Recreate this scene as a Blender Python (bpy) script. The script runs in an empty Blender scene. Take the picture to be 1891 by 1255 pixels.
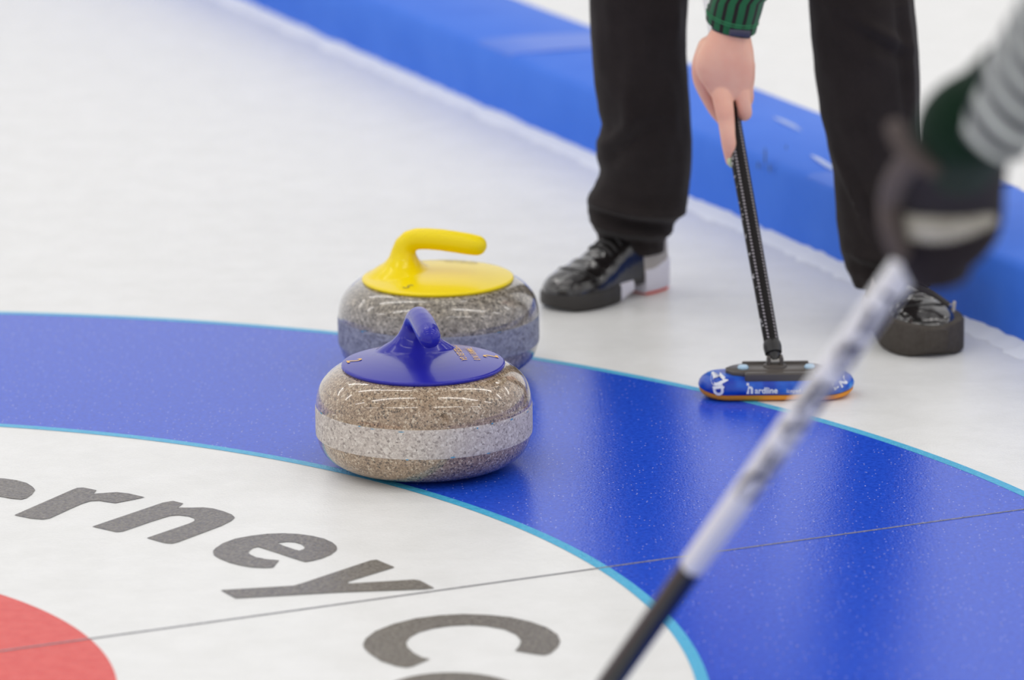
import bpy, bmesh, math, random
from mathutils import Vector, Matrix, noise
from mathutils.geometry import tessellate_polygon

random.seed(7)
PI = math.pi
S = bpy.context.scene
C = S.collection

# ------------------------------------------------------------------ camera
IMG_W, IMG_H = 1891, 1255
F_PX, PITCH, ROLL, CAM_H = 8549.6, 0.2449, -0.0106, 1.6287
cp, sp, cr, sr = math.cos(PITCH), math.sin(PITCH), math.cos(ROLL), math.sin(ROLL)
_fw = Vector((0, cp, -sp)); _r0 = Vector((1, 0, 0)); _u0 = Vector((0, sp, cp))
_rt = _r0 * cr + _u0 * sr; _up = _u0 * cr - _r0 * sr
cam_d = bpy.data.cameras.new('camera')
cam_d.sensor_width = 36.0
cam_d.lens = F_PX / IMG_W * 36.0
cam_d.clip_start = 0.1; cam_d.clip_end = 200
cam_d.dof.use_dof = True
cam_d.dof.focus_distance = 5.98
cam_d.dof.aperture_fstop = 3.6
cam = bpy.data.objects.new('camera', cam_d); C.objects.link(cam)
cam.matrix_world = Matrix(((_rt.x, _up.x, -_fw.x, 0), (_rt.y, _up.y, -_fw.y, 0), (_rt.z, _up.z, -_fw.z, CAM_H), (0, 0, 0, 1)))
S.camera = cam

def at(px, py, Y):
    """point of the place seen at (px, py) of the photograph, Y metres in front of the photographer"""
    d = _fw + _rt * ((px - IMG_W / 2) / F_PX) - _up * ((py - IMG_H / 2) / F_PX)
    return Vector((0, 0, CAM_H)) + d * (Y / d.y)

def ground(px, py, z=0.0):
    d = _fw + _rt * ((px - IMG_W / 2) / F_PX) - _up * ((py - IMG_H / 2) / F_PX)
    return Vector((0, 0, CAM_H)) + d * ((z - CAM_H) / d.z)

# ------------------------------------------------------------------ light
world = bpy.data.worlds.new('hall_light'); S.world = world
world.use_nodes = True
bgn = world.node_tree.nodes['Background']
# the bright hall: lit white boards and walls near eye level, darker roof above the lamps
_nt = world.node_tree
_tc = _nt.nodes.new('ShaderNodeTexCoord'); _sx = _nt.nodes.new('ShaderNodeSeparateXYZ'); _rp = _nt.nodes.new('ShaderNodeValToRGB')
_nt.links.new(_tc.outputs['Generated'], _sx.inputs[0]); _nt.links.new(_sx.outputs['Z'], _rp.inputs['Fac']); _nt.links.new(_rp.outputs['Color'], bgn.inputs[0])
_e = _rp.color_ramp.elements; _e.new(0.5); _e.new(0.75)
for _k, (_p, _v) in enumerate(((0.0, 1.0), (0.36, 1.0), (0.62, 0.62), (1.0, 0.40))):
    _e[_k].position = _p; _e[_k].color = (_v * .99, _v * .985, _v, 1)
bgn.inputs[1].default_value = 0.94
for lx in (-7.5, -2.4, 2.7, 7.8):
    for ly in (2.2, 5.2, 8.2, 11.2):
        ld = bpy.data.lights.new('ceiling_strip', 'AREA')
        ld.shape = 'RECTANGLE'; ld.size = 3.6; ld.size_y = 0.28
        ld.energy = 33; ld.color = (1.0, 0.975, 0.94)
        lo = bpy.data.objects.new('ceiling_strip_light', ld); C.objects.link(lo)
        lo.location = (lx, ly, 5.2)
S.view_settings.view_transform = 'Standard'
S.view_settings.look = 'None'
S.view_settings.gamma = 1
S.view_settings.use_curve_mapping = False
S.view_settings.exposure = 0.0
S.cycles.use_denoising = True

# ------------------------------------------------------------------ helpers
class MB:
    """collects verts / faces / uvs / material indices for ONE mesh object"""
    def __init__(s): s.v = []; s.f = []; s.uv = []; s.mi = []
    def add(s, vs, fs, uvs=None, mi=0):
        o = len(s.v); s.v += [Vector(v) for v in vs]
        for k, f in enumerate(fs):
            s.f.append([i + o for i in f]); s.mi.append(mi)
            s.uv.append(uvs[k] if uvs else [(0, 0)] * len(f))
        return s
    def xf(s, m):
        s.v = [m @ v for v in s.v]; return s

def wloc(o):
    l = Vector((0, 0, 0))
    while o is not None: l += o.location; o = o.parent
    return l

def build(name, mb, mats, parent=None, local=False, smooth=True, angle=40):
    if not isinstance(mats, (list, tuple)): mats = [mats]
    off = Vector((0, 0, 0)) if local or parent is None else wloc(parent)
    me = bpy.data.meshes.new(name)
    me.from_pydata([tuple(v - off) for v in mb.v], [], mb.f)
    for m in mats: me.materials.append(m)
    ul = me.uv_layers.new(name='UVMap')
    for p in me.polygons:
        p.use_smooth = smooth; p.material_index = mb.mi[p.index]
        for k, li in enumerate(p.loop_indices):
            if k < len(mb.uv[p.index]): ul.data[li].uv = mb.uv[p.index][k]
    bm = bmesh.new(); bm.from_mesh(me)
    bmesh.ops.recalc_face_normals(bm, faces=bm.faces)
    if smooth:
        for e in bm.edges:
            if len(e.link_faces) == 2 and e.calc_face_angle(0) > math.radians(angle): e.smooth = False
    bm.to_mesh(me); bm.free()
    o = bpy.data.objects.new(name, me); C.objects.link(o)
    if parent is not None: o.parent = parent
    return o

def tag(o, label=None, cat=None, group=None, kind=None):
    if label: o['label'] = label
    if cat: o['category'] = cat
    if group: o['group'] = group
    if kind: o['kind'] = kind
    return o

def thing(name, label, cat, loc=(0, 0, 0), rz=0.0, group=None):
    o = bpy.data.objects.new(name, None); C.objects.link(o)
    o.empty_display_size = 0.05
    o.location = loc; o.rotation_euler = (0, 0, rz)
    return tag(o, label, cat, group)

def bake(o):
    bpy.context.view_layer.update()
    dg = bpy.context.evaluated_depsgraph_get()
    me = bpy.data.meshes.new_from_object(o.evaluated_get(dg))
    o.modifiers.clear(); o.data = me
    for p in me.polygons: p.use_smooth = True
    return o

def fuse(o, voxel, it=8, fac=0.5):
    """one continuous skin out of overlapping pieces"""
    m = o.modifiers.new('r', 'REMESH'); m.mode = 'VOXEL'; m.voxel_size = voxel
    m2 = o.modifiers.new('s', 'SMOOTH'); m2.iterations = it; m2.factor = fac
    return bake(o)

def cat_rom(pts, n):
    """smooth resample of tuples"""
    out = []; L = len(pts)
    for i in range(L - 1):
        p0, p1, p2, p3 = pts[max(i - 1, 0)], pts[i], pts[i + 1], pts[min(i + 2, L - 1)]
        for k in range(n):
            t = k / n; t2 = t * t; t3 = t2 * t
            out.append(tuple(0.5 * (2 * b + (c - a) * t + (2 * a - 5 * b + 4 * c - d) * t2 + (3 * b - a - 3 * c + d) * t3)
                             for a, b, c, d in zip(p0, p1, p2, p3)))
    out.append(tuple(pts[-1])); return out

def loft(mb, rings, cap0=True, cap1=True, mi=0, closed=True):
    n = len(rings[0]); vs = [p for r in rings for p in r]; fs = []; uv = []
    L = len(rings)
    for i in range(L - 1):
        for j in range(n if closed else n - 1):
            k = (j + 1) % n
            fs.append([i * n + j, i * n + k, (i + 1) * n + k, (i + 1) * n + j])
            u0, u1, v0, v1 = j / n, (j + 1) / n, i / (L - 1), (i + 1) / (L - 1)
            uv.append([(u0, v0), (u1, v0), (u1, v1), (u0, v1)])
    if cap0: fs.append(list(range(n))[::-1]); uv.append([(0.5, 0)] * n)
    if cap1: fs.append([(L - 1) * n + j for j in range(n)]); uv.append([(0.5, 1)] * n)
    return mb.add(vs, fs, uv, mi)

def tube(mb, pts, rad, n=20, round0=False, round1=False, side=None, mi=0, cap=True):
    """swept tube; rad entries r or (ra, rb); side = reference direction for ra"""
    pts = [Vector(p) for p in pts]
    rad = [r if isinstance(r, (tuple, list)) else (r, r) for r in rad]
    tg = []
    for i in range(len(pts)):
        a = pts[max(i - 1, 0)]; b = pts[min(i + 1, len(pts) - 1)]
        tg.append((b - a).normalized())
    ref = Vector(side) if side else (Vector((0, 0, 1)) if abs(tg[0].z) < 0.9 else Vector((1, 0, 0)))
    rings = []
    def ring(c, t, ra, rb, ref):
        a = (ref - t * ref.dot(t)).normalized(); b = t.cross(a)
        return [c + a * (ra * math.cos(2 * PI * k / n)) + b * (rb * math.sin(2 * PI * k / n)) for k in range(n)]
    def capr(i, sgn):
        out = []
        m = (rad[i][0] + rad[i][1]) / 2
        for k in range(1, 6):
            th = k / 5 * PI / 2 * 0.985
            out.append((pts[i] + tg[i] * (sgn * m * math.sin(th)), tg[i], rad[i][0] * math.cos(th), rad[i][1] * math.cos(th)))
        return out
    seq = []
    if round0: seq += capr(0, -1)[::-1]
    for i in range(len(pts)): seq.append((pts[i], tg[i], rad[i][0], rad[i][1]))
    if round1: seq += capr(len(pts) - 1, 1)
    r = ref
    for c, t, ra, rb in seq:
        r2 = (r - t * r.dot(t))
        if r2.length > 1e-5: r = r2.normalized()
        rings.append(ring(c, t, ra, rb, r))
    return loft(mb, rings, cap, cap, mi)

def lathe(mb, prof, n=96, c=(0, 0, 0), mi=0):
    rings = []
    for r, z in prof:
        rings.append([Vector((c[0] + r * math.cos(2 * PI * k / n), c[1] + r * math.sin(2 * PI * k / n), c[2] + z)) for k in range(n)])
    return loft(mb, rings, prof[0][0] > 1e-6, prof[-1][0] > 1e-6, mi)

def boxm(mb, c, s, bevel=0.0, mi=0, rot=None):
    """bevelled box: c centre, s full size"""
    bm = bmesh.new(); bmesh.ops.create_cube(bm, size=1)
    for v in bm.verts: v.co = Vector((v.co.x * s[0], v.co.y * s[1], v.co.z * s[2]))
    if bevel: bmesh.ops.bevel(bm, geom=list(bm.edges), offset=bevel, segments=3, affect='EDGES', profile=0.6)
    m = Matrix.Translation(Vector(c)) @ (rot.to_4x4() if rot else Matrix())
    bm.verts.ensure_lookup_table()
    mb.add([m @ v.co for v in bm.verts], [[v.index for v in f.verts] for f in bm.faces], None, mi)
    bm.free(); return mb

def extrude_poly(mb, poly, z0, z1, hole=None, inset=0.0, mi=0):
    """vertical-walled slab from a plan outline with a small top round"""
    n = len(poly); cx = sum(p[0] for p in poly) / n; cy = sum(p[1] for p in poly) / n
    def sc(d):
        out = []
        for i in range(n):
            a, b, c_ = Vector(poly[i - 1]), Vector(poly[i]), Vector(poly[(i + 1) % n])
            t = (c_ - a).normalized(); nn = Vector((t.y, -t.x))
            if nn.dot(b - Vector((cx, cy))) < 0: nn = -nn
            out.append(b - nn * d)
        return out
    rings = [[Vector((p[0], p[1], z0)) for p in sc(inset)]]
    if inset:
        h = z1 - z0
        for f, d in ((inset * .5, inset * .2), (inset, 0)): rings.append([Vector((p[0], p[1], z0 + f)) for p in sc(d)])
        for f, d in ((inset, 0), (inset * .5, inset * .2)): rings.append([Vector((p[0], p[1], z1 - f)) for p in sc(d)])
    rings.append([Vector((p[0], p[1], z1)) for p in sc(inset)])
    return loft(mb, rings, True, True, mi)

def text_mesh(body, size, bold=0.0):
    cu = bpy.data.curves.new('t', 'FONT'); cu.body = body; cu.size = size
    cu.align_x = 'CENTER'; cu.align_y = 'CENTER'; cu.offset = bold; cu.resolution_u = 4
    o = bpy.data.objects.new('t', cu); C.objects.link(o)
    bpy.context.view_layer.update()
    me = bpy.data.meshes.new_from_object(o.evaluated_get(bpy.context.evaluated_depsgraph_get()))
    vs = [v.co.copy() for v in me.vertices]; fs = [list(p.vertices) for p in me.polygons]
    bpy.data.objects.remove(o); bpy.data.meshes.remove(me)
    return vs, fs

# ------------------------------------------------------------------ materials
def mat(name, color=(.5, .5, .5), rough=.5, metal=0.0, coat=0.0, ior=1.5, spec=0.5, sheen=0.0, sss=0.0):
    m = bpy.data.materials.new(name); m.use_nodes = True
    b = m.node_tree.nodes['Principled BSDF']
    b.inputs['Base Color'].default_value = (*color, 1)
    b.inputs['Roughness'].default_value = rough
    b.inputs['Metallic'].default_value = metal
    b.inputs['Coat Weight'].default_value = coat
    b.inputs['Coat Roughness'].default_value = 0.05
    b.inputs['IOR'].default_value = ior
    b.inputs['Specular IOR Level'].default_value = spec
    b.inputs['Sheen Weight'].default_value = sheen
    if sss:
        b.inputs['Subsurface Weight'].default_value = sss
        b.inputs['Subsurface Radius'].default_value = (1, .35, .2)
        b.inputs['Subsurface Scale'].default_value = .004
    return m

def nd(m, t, **kw):
    n = m.node_tree.nodes.new(t)
    for k, v in kw.items(): setattr(n, k, v)
    return n
def lk(m, a, b): m.node_tree.links.new(a, b)
def bsdf(m): return m.node_tree.nodes['Principled BSDF']
def coords(m, kind='Object'):
    return nd(m, 'ShaderNodeTexCoord').outputs[kind]
def tex_noise(m, co, scale, detail=3, rough=.5):
    n = nd(m, 'ShaderNodeTexNoise'); n.inputs['Scale'].default_value = scale
    n.inputs['Detail'].default_value = detail; n.inputs['Roughness'].default_value = rough
    lk(m, co, n.inputs['Vector']); return n
def ramp(m, fac, stops, interp='LINEAR'):
    r = nd(m, 'ShaderNodeValToRGB'); r.color_ramp.interpolation = interp
    e = r.color_ramp.elements
    while len(e) < len(stops): e.new(0.5)
    for k, (p, c) in enumerate(stops):
        e[k].position = p; e[k].color = (*c, 1)
    lk(m, fac, r.inputs['Fac']); return r
def bump(m, h, strength, dist):
    b = nd(m, 'ShaderNodeBump'); b.inputs['Strength'].default_value = strength; b.inputs['Distance'].default_value = dist
    lk(m, h, b.inputs['Height']); lk(m, b.outputs['Normal'], bsdf(m).inputs['Normal']); return b
def math_n(m, op, a, b=None):
    n = nd(m, 'ShaderNodeMath', operation=op)
    for k, x in enumerate((a, b)):
        if x is None: continue
        if isinstance(x, (int, float)): n.inputs[k].default_value = x
        else: lk(m, x, n.inputs[k])
    return n.outputs[0]
def mixc(m, fac, a, b):
    n = nd(m, 'ShaderNodeMix', data_type='RGBA')
    if isinstance(fac, (int, float)): n.inputs['Factor'].default_value = fac
    else: lk(m, fac, n.inputs['Factor'])
    for nm, x in (('A', a), ('B', b)):
        s = [i for i in n.inputs if i.name == nm and i.type == 'RGBA'][0]
        if isinstance(x, tuple): s.default_value = (*x, 1)
        else: lk(m, x, s)
    return [o for o in n.outputs if o.type == 'RGBA'][0]

def ice_mat(name, col, col2, mscale=60, rough=.13, peb=1.0, glint_mix=0.0):
    """pebbled ice over paint"""
    m = mat(name, col, rough, ior=1.37, spec=.31)
    g = nd(m, 'ShaderNodeNewGeometry').outputs['Position']
    n1 = tex_noise(m, g, mscale, 4, .65)
    r = ramp(m, n1.outputs['Fac'], [(.35, col), (.65, col2)])
    out = r.outputs['Color']
    if glint_mix:
        # sparkle of the pebbled ice painted into the base colour as pale dots
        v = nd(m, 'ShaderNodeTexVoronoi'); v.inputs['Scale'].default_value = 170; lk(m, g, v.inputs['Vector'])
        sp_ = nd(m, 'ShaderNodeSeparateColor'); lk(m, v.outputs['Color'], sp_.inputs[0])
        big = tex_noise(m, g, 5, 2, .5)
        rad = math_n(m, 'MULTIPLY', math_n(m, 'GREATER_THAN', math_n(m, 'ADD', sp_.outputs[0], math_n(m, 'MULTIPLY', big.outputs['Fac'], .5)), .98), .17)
        out = mixc(m, math_n(m, 'MULTIPLY', math_n(m, 'LESS_THAN', v.outputs['Distance'], rad), glint_mix), out, (.75, .78, .95))
    lk(m, out, bsdf(m).inputs['Base Color'])
    n2 = tex_noise(m, g, 300, 3, .6)
    n3 = tex_noise(m, g, 45, 2, .5)
    h = math_n(m, 'ADD', n2.outputs['Fac'], math_n(m, 'MULTIPLY', n3.outputs['Fac'], .5))
    bump(m, h, peb, .0013)
    return m

M = {}
M['ice'] = ice_mat('white_ice', (.80, .80, .785), (.85, .85, .84), 14, .2, .45)
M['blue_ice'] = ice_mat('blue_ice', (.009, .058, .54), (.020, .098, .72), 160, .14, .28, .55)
M['red_ice'] = ice_mat('red_ice', (.72, .055, .045), (.78, .085, .07), 50, .2, .5)
M['cyan_ice'] = ice_mat('cyan_ice', (.06, .44, .72), (.10, .52, .80), 120)
M['letter_ice'] = ice_mat('letter_ice', (.11, .098, .085), (.27, .245, .21), 230)
M['line_ice'] = ice_mat('line_ice', (.16, .16, .18), (.34, .33, .35), 150)

def granite(name, cols, tint, rough, coat, scale=330, blotch=None):
    m = mat(name, cols[1], rough, coat=coat)
    co = coords(m)
    v = nd(m, 'ShaderNodeTexVoronoi'); v.inputs['Scale'].default_value = scale; lk(m, co, v.inputs['Vector'])
    sep = nd(m, 'ShaderNodeSeparateColor'); lk(m, v.outputs['Color'], sep.inputs[0])
    c1 = ramp(m, sep.outputs[0], [(0, cols[0]), (.10, cols[1]), (.38, cols[2]), (.70, cols[3]), (.90, cols[4])], 'CONSTANT').outputs['Color']
    v2 = nd(m, 'ShaderNodeTexVoronoi'); v2.inputs['Scale'].default_value = scale * 2.1; lk(m, co, v2.inputs['Vector'])
    s2 = nd(m, 'ShaderNodeSeparateColor'); lk(m, v2.outputs['Color'], s2.inputs[0])
    c2 = ramp(m, s2.outputs[1], [(0, cols[1]), (.3, cols[2]), (.6, cols[3]), (.85, cols[0])], 'CONSTANT').outputs['Color']
    c = mixc(m, .4, c1, c2)
    n = tex_noise(m, co, 26, 3, .6)
    f = ramp(m, n.outputs['Fac'], [(.35, (0, 0, 0)), (.70, (1, 1, 1))]).outputs['Color']
    mx = nd(m, 'ShaderNodeMix', data_type='RGBA', blend_type='MULTIPLY')
    lk(m, math_n(m, 'MULTIPLY', f, .55), mx.inputs['Factor'])
    ins = [i for i in mx.inputs if i.type == 'RGBA']
    lk(m, c, ins[0]); ins[1].default_value = (*tint, 1)
    out = [o for o in mx.outputs if o.type == 'RGBA'][0]
    if blotch:
        n2 = tex_noise(m, co, 38, 2, .5)
        fb = ramp(m, n2.outputs['Fac'], [(.70, (0, 0, 0)), (.74, (1, 1, 1))]).outputs['Color']
        out = mixc(m, fb, out, blotch)
    lk(m, out, bsdf(m).inputs['Base Color'])
    return m

M['granite_tan'] = granite('tan_granite', [(.045, .035, .028), (.23, .155, .10), (.37, .265, .175), (.52, .40, .285), (.74, .64, .50)], (.85, .80, .70), .22, .9, 420)
M['granite_grey'] = granite('grey_granite', [(.05, .042, .034), (.19, .168, .14), (.30, .27, .225), (.42, .38, .32), (.62, .56, .46)], (.86, .80, .70), .22, .9, 270)
M['band_tan'] = granite('ground_tan_granite', [(.26, .22, .20), (.50, .44, .40), (.60, .545, .495), (.68, .62, .56), (.80, .75, .69)], (.92, .90, .90), .6, 0, 330)
M['band_grey'] = granite('ground_grey_granite', [(.16, .16, .19), (.24, .25, .30), (.32, .33, .38), (.38, .39, .44), (.45, .45, .48)], (.70, .70, .75), .6, 0, 200)
M['chip_blue'] = mat('blue_paint_fleck', (.10, .33, .52), .6)
M['blue_plastic'] = mat('blue_handle_plastic', (.022, .022, .36), .22, coat=.2, ior=1.4, spec=.35)
M['yellow_plastic'] = mat('yellow_handle_plastic', (.93, .71, .003), .25, coat=.15, ior=1.4, spec=.3)
M['orange_print'] = mat('orange_print', (.85, .50, .15), .5)
M['olive_print'] = mat('olive_print', (.32, .27, .04), .5)

def divider_mat():
    m = mat('blue_divider_vinyl', (.03, .15, .72), .5, ior=1.33, spec=.25)
    g = nd(m, 'ShaderNodeNewGeometry').outputs['Position']
    n = tex_noise(m, g, 5, 4, .6)
    r = ramp(m, n.outputs['Fac'], [(.3, (.040, .165, .74)), (.7, (.060, .20, .80))])
    lk(m, r.outputs['Color'], bsdf(m).inputs['Base Color'])
    bump(m, tex_noise(m, g, 22, 3, .5).outputs['Fac'], .25, .004)
    return m
M['divider'] = divider_mat()
M['divider_tape'] = mat('glossy_blue_tape', (.035, .16, .73), .3, ior=1.33, spec=.4)
M['scuff'] = mat('dark_scuff', (.02, .07, .22), .5)
M['frost'] = mat('frost', (.84, .86, .90), .8)

def cloth(name, c1, c2, scale=900, sheen=.06, rough=.9):
    m = mat(name, c1, rough, sheen=sheen, spec=.15)
    co = coords(m)
    n = tex_noise(m, co, scale, 2, .6); n2 = tex_noise(m, co, 18, 3, .6)
    f = math_n(m, 'ADD', math_n(m, 'MULTIPLY', n.outputs['Fac'], .6), math_n(m, 'MULTIPLY', n2.outputs['Fac'], .4))
    r = ramp(m, f, [(.35, c1), (.65, c2)]); lk(m, r.outputs['Color'], bsdf(m).inputs['Base Color'])
    bump(m, f, .3, .002)
    return m
M['trouser'] = cloth('black_trouser_cloth', (.018, .0140, .0140), (.030, .024, .0235))
M['black_knit'] = cloth('black_jacket_cloth', (.012, .012, .013), (.02, .02, .021))
M['glove'] = cloth('black_glove_cloth', (.017, .013, .017), (.032, .026, .031), 300)
M['glove_palm'] = cloth('grey_brown_glove_leather', (.085, .068, .066), (.13, .105, .10), 300)
M['green_dark'] = cloth('dark_green_cuff_cloth', (.002, .012, .006), (.004, .024, .010), 200)
M['beige_print'] = cloth('beige_print_cloth', (.42, .39, .33), (.60, .57, .50), 120)

def stripe_mat(name, coordv, freq, a, b, duty=.4, warp=0.0, phase=0.0):
    m = mat(name, a, .85, sheen=.3, spec=.25)
    uv = nd(m, 'ShaderNodeUVMap', uv_map='UVMap')
    sx = nd(m, 'ShaderNodeSeparateXYZ'); lk(m, uv.outputs[0], sx.inputs[0])
    t = sx.outputs['X' if coordv == 'u' else 'Y']
    if warp: t = math_n(m, 'ADD', t, math_n(m, 'MULTIPLY', math_n(m, 'ABSOLUTE', math_n(m, 'SUBTRACT', sx.outputs['X'], .5)), warp))
    fr = math_n(m, 'FRACT', math_n(m, 'ADD', math_n(m, 'MULTIPLY', t, freq), phase))
    s = ramp(m, fr, [(0, (1, 1, 1)), (duty - .03, (1, 1, 1)), (duty, (0, 0, 0)), (.97, (0, 0, 0)), (1, (1, 1, 1))]).outputs['Color']
    co = coords(m); n = tex_noise(m, co, 700, 2, .6)
    c = mixc(m, s, a, b)
    c2 = nd(m, 'ShaderNodeMix', data_type='RGBA', blend_type='MULTIPLY'); c2.inputs['Factor'].default_value = .5
    ins = [i for i in c2.inputs if i.type == 'RGBA']; lk(m, c, ins[0])
    lk(m, ramp(m, n.outputs['Fac'], [(.3, (.6, .6, .6)), (.7, (1, 1, 1))]).outputs['Color'], ins[1])
    lk(m, [o for o in c2.outputs if o.type == 'RGBA'][0], bsdf(m).inputs['Base Color'])
    bump(m, n.outputs['Fac'], .3, .001)
    return m
M['green_stripe'] = stripe_mat('green_black_striped_cloth', 'u', 15, (.012, .125, .048), (.012, .008, .009), .36, 0)
M['grey_stripe'] = stripe_mat('grey_white_striped_cloth', 'v', 16, (.60, .63, .60), (.05, .053, .065), .52, .12)

def skin_mat():
    m = mat('skin', (.62, .36, .28), .5, sss=.15, spec=.35)
    co = coords(m); n = tex_noise(m, co, 22, 3, .5); n2 = tex_noise(m, co, 900, 2, .5)
    r = ramp(m, n.outputs['Fac'], [(.35, (.84, .43, .315)), (.6, (.88, .50, .37)), (.75, (.88, .55, .40))])
    lk(m, r.outputs['Color'], bsdf(m).inputs['Base Color'])
    bump(m, n2.outputs['Fac'], .12, .0005)
    return m
M['skin'] = skin_mat()
M['nail'] = mat('pearl_green_nail', (.62, .70, .42), .15, coat=.6)
M['strap'] = mat('navy_watch_strap', (.006, .008, .03), .4)
M['watch_case'] = mat('grey_watch_case', (.05, .05, .085), .3, metal=.2)

def leather():
    m = mat('black_patent_leather', (.014, .012, .012), .16, coat=.5, spec=.6)
    co = coords(m); n = tex_noise(m, co, 38, 3, .55)
    bump(m, n.outputs['Fac'], .5, .004)
    return m
M['leather'] = leather()
M['lace'] = mat('black_lace', (.02, .018, .018), .6)
M['rubber'] = cloth('grey_brown_rubber', (.062, .053, .046), (.082, .072, .063), 160, 0, .75)
M['black_rubber'] = mat('black_rubber', (.035, .031, .029), .6)
M['white_rubber'] = mat('white_rubber', (.72, .70, .78), .5)
M['grey_panel'] = mat('grey_panel', (.40, .37, .35), .5)
M['red_slider'] = mat('red_slider', (.75, .10, .06), .4)

def pad_mat():
    m = mat('blue_pad_cover', (.01, .085, .50), .3)
    co = coords(m); n = tex_noise(m, co, 30, 3, .5)
    r = ramp(m, n.outputs['Fac'], [(.4, (.004, .035, .40)), (.62, (.01, .11, .58)), (.72, (.05, .30, .75))])
    lk(m, r.outputs['Color'], bsdf(m).inputs['Base Color']); return m
M['pad'] = pad_mat()
M['orange_pad'] = mat('orange_pad_base', (.80, .30, .015), .6)
M['plate'] = mat('grey_black_plate', (.085, .074, .066), .36)
M['bolt'] = mat('pale_blue_bolt', (.42, .62, .80), .25)
M['white_print'] = mat('white_print', (.80, .82, .88), .4)
M['metal'] = mat('dull_metal', (.40, .39, .36), .35, metal=.7)
M['black_carbon'] = mat('black_carbon', (.010, .009, .010), .35)
M['white_shaft'] = mat('white_shaft_paint', (.86, .86, .86), .35)
M['dark_print'] = mat('dark_print', (.06, .055, .07), .4)

def dash_mat():
    m = mat('black_shaft_with_white_dashes', (.012, .010, .010), .5, spec=.15)
    uv = nd(m, 'ShaderNodeUVMap', uv_map='UVMap')
    sx = nd(m, 'ShaderNodeSeparateXYZ'); lk(m, uv.outputs[0], sx.inputs[0])
    u, v = sx.outputs['X'], sx.outputs['Y']
    fr = math_n(m, 'LESS_THAN', math_n(m, 'FRACT', math_n(m, 'ADD', math_n(m, 'MULTIPLY', v, 92), math_n(m, 'MULTIPLY', u, 6))), .45)
    tot = None
    for c in DASH_U:
        a = math_n(m, 'LESS_THAN', math_n(m, 'ABSOLUTE', math_n(m, 'SUBTRACT', u, c)), .021)
        tot = a if tot is None else math_n(m, 'MAXIMUM', tot, a)
    g = math_n(m, 'MULTIPLY', tot, fr)
    low = math_n(m, 'LESS_THAN', v, .965)
    c1 = mixc(m, g, (.010, .008, .008), (.40, .37, .39))
    # scattered white letter fragments along the left flank
    n = tex_noise(m, uv.outputs[0], 1, 2, .5)
    mp = nd(m, 'ShaderNodeMapping'); mp.inputs['Scale'].default_value = (6, 60, 1)
    lk(m, uv.outputs[0], mp.inputs['Vector']); lk(m, mp.outputs[0], n.inputs['Vector']); n.inputs['Scale'].default_value = 1
    fl = math_n(m, 'MULTIPLY', math_n(m, 'GREATER_THAN', n.outputs['Fac'], .64),
                math_n(m, 'LESS_THAN', math_n(m, 'ABSOLUTE', math_n(m, 'SUBTRACT', u, DASH_U[0] - .10)), .05))
    c2 = mixc(m, fl, c1, (.55, .53, .52))
    lk(m, c2, bsdf(m).inputs['Base Color']); return m

# ------------------------------------------------------------------ the ice sheet
HC = Vector((-1.0224, 4.8811, 0)); TH = 0.4117
R_OUT, R_IN, R_RED = 1.8535, 1.2326, 0.5792

mb = MB(); mb.add([(-14, -3, 0), (14, -3, 0), (14, 30, 0), (-14, 30, 0)], [[0, 1, 2, 3]])
floor = build('floor', mb, M['ice'], smooth=False)
tag(floor, 'white pebbled curling ice sheet with painted house rings', kind='structure')

def annulus(r0, r1, z, n=360):
    mb = MB(); vs = []; fs = []
    for k in range(n):
        a = 2 * PI * k / n; c, s = math.cos(a), math.sin(a)
        vs += [(HC.x + r0 * c, HC.y + r0 * s, z), (HC.x + r1 * c, HC.y + r1 * s, z)]
    for k in range(n):
        j = (k + 1) % n; fs.append([2 * k, 2 * k + 1, 2 * j + 1, 2 * j])
    return mb.add(vs, fs)
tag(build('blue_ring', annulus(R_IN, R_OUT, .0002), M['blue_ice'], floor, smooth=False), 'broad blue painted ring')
tag(build('ring_outline', annulus(R_OUT - .0075, R_OUT + .0075, .0004), M['cyan_ice'], floor, smooth=False), 'thin light blue outline')
tag(build('ring_outline', annulus(R_IN - .0075, R_IN + .0075, .0004), M['cyan_ice'], floor, smooth=False), 'thin light blue outline')
tag(build('red_ring', annulus(.16, R_RED, .0002), M['red_ice'], floor, smooth=False), 'red painted ring')
dT = Vector((math.cos(TH), math.sin(TH), 0)); nT = Vector((-dT.y, dT.x, 0))
mb = MB(); a0 = HC - dT * 2.3; a1 = HC + dT * 2.25; w = .0019
mb.add([a0 - nT * w + Vector((0, 0, .0006)), a1 - nT * w + Vector((0, 0, .0006)), a1 + nT * w + Vector((0, 0, .0006)), a0 + nT * w + Vector((0, 0, .0006))], [[0, 1, 2, 3]])
tag(build('tee_line', mb, M['line_ice'], floor, smooth=False), 'thin dark tee line')

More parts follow.
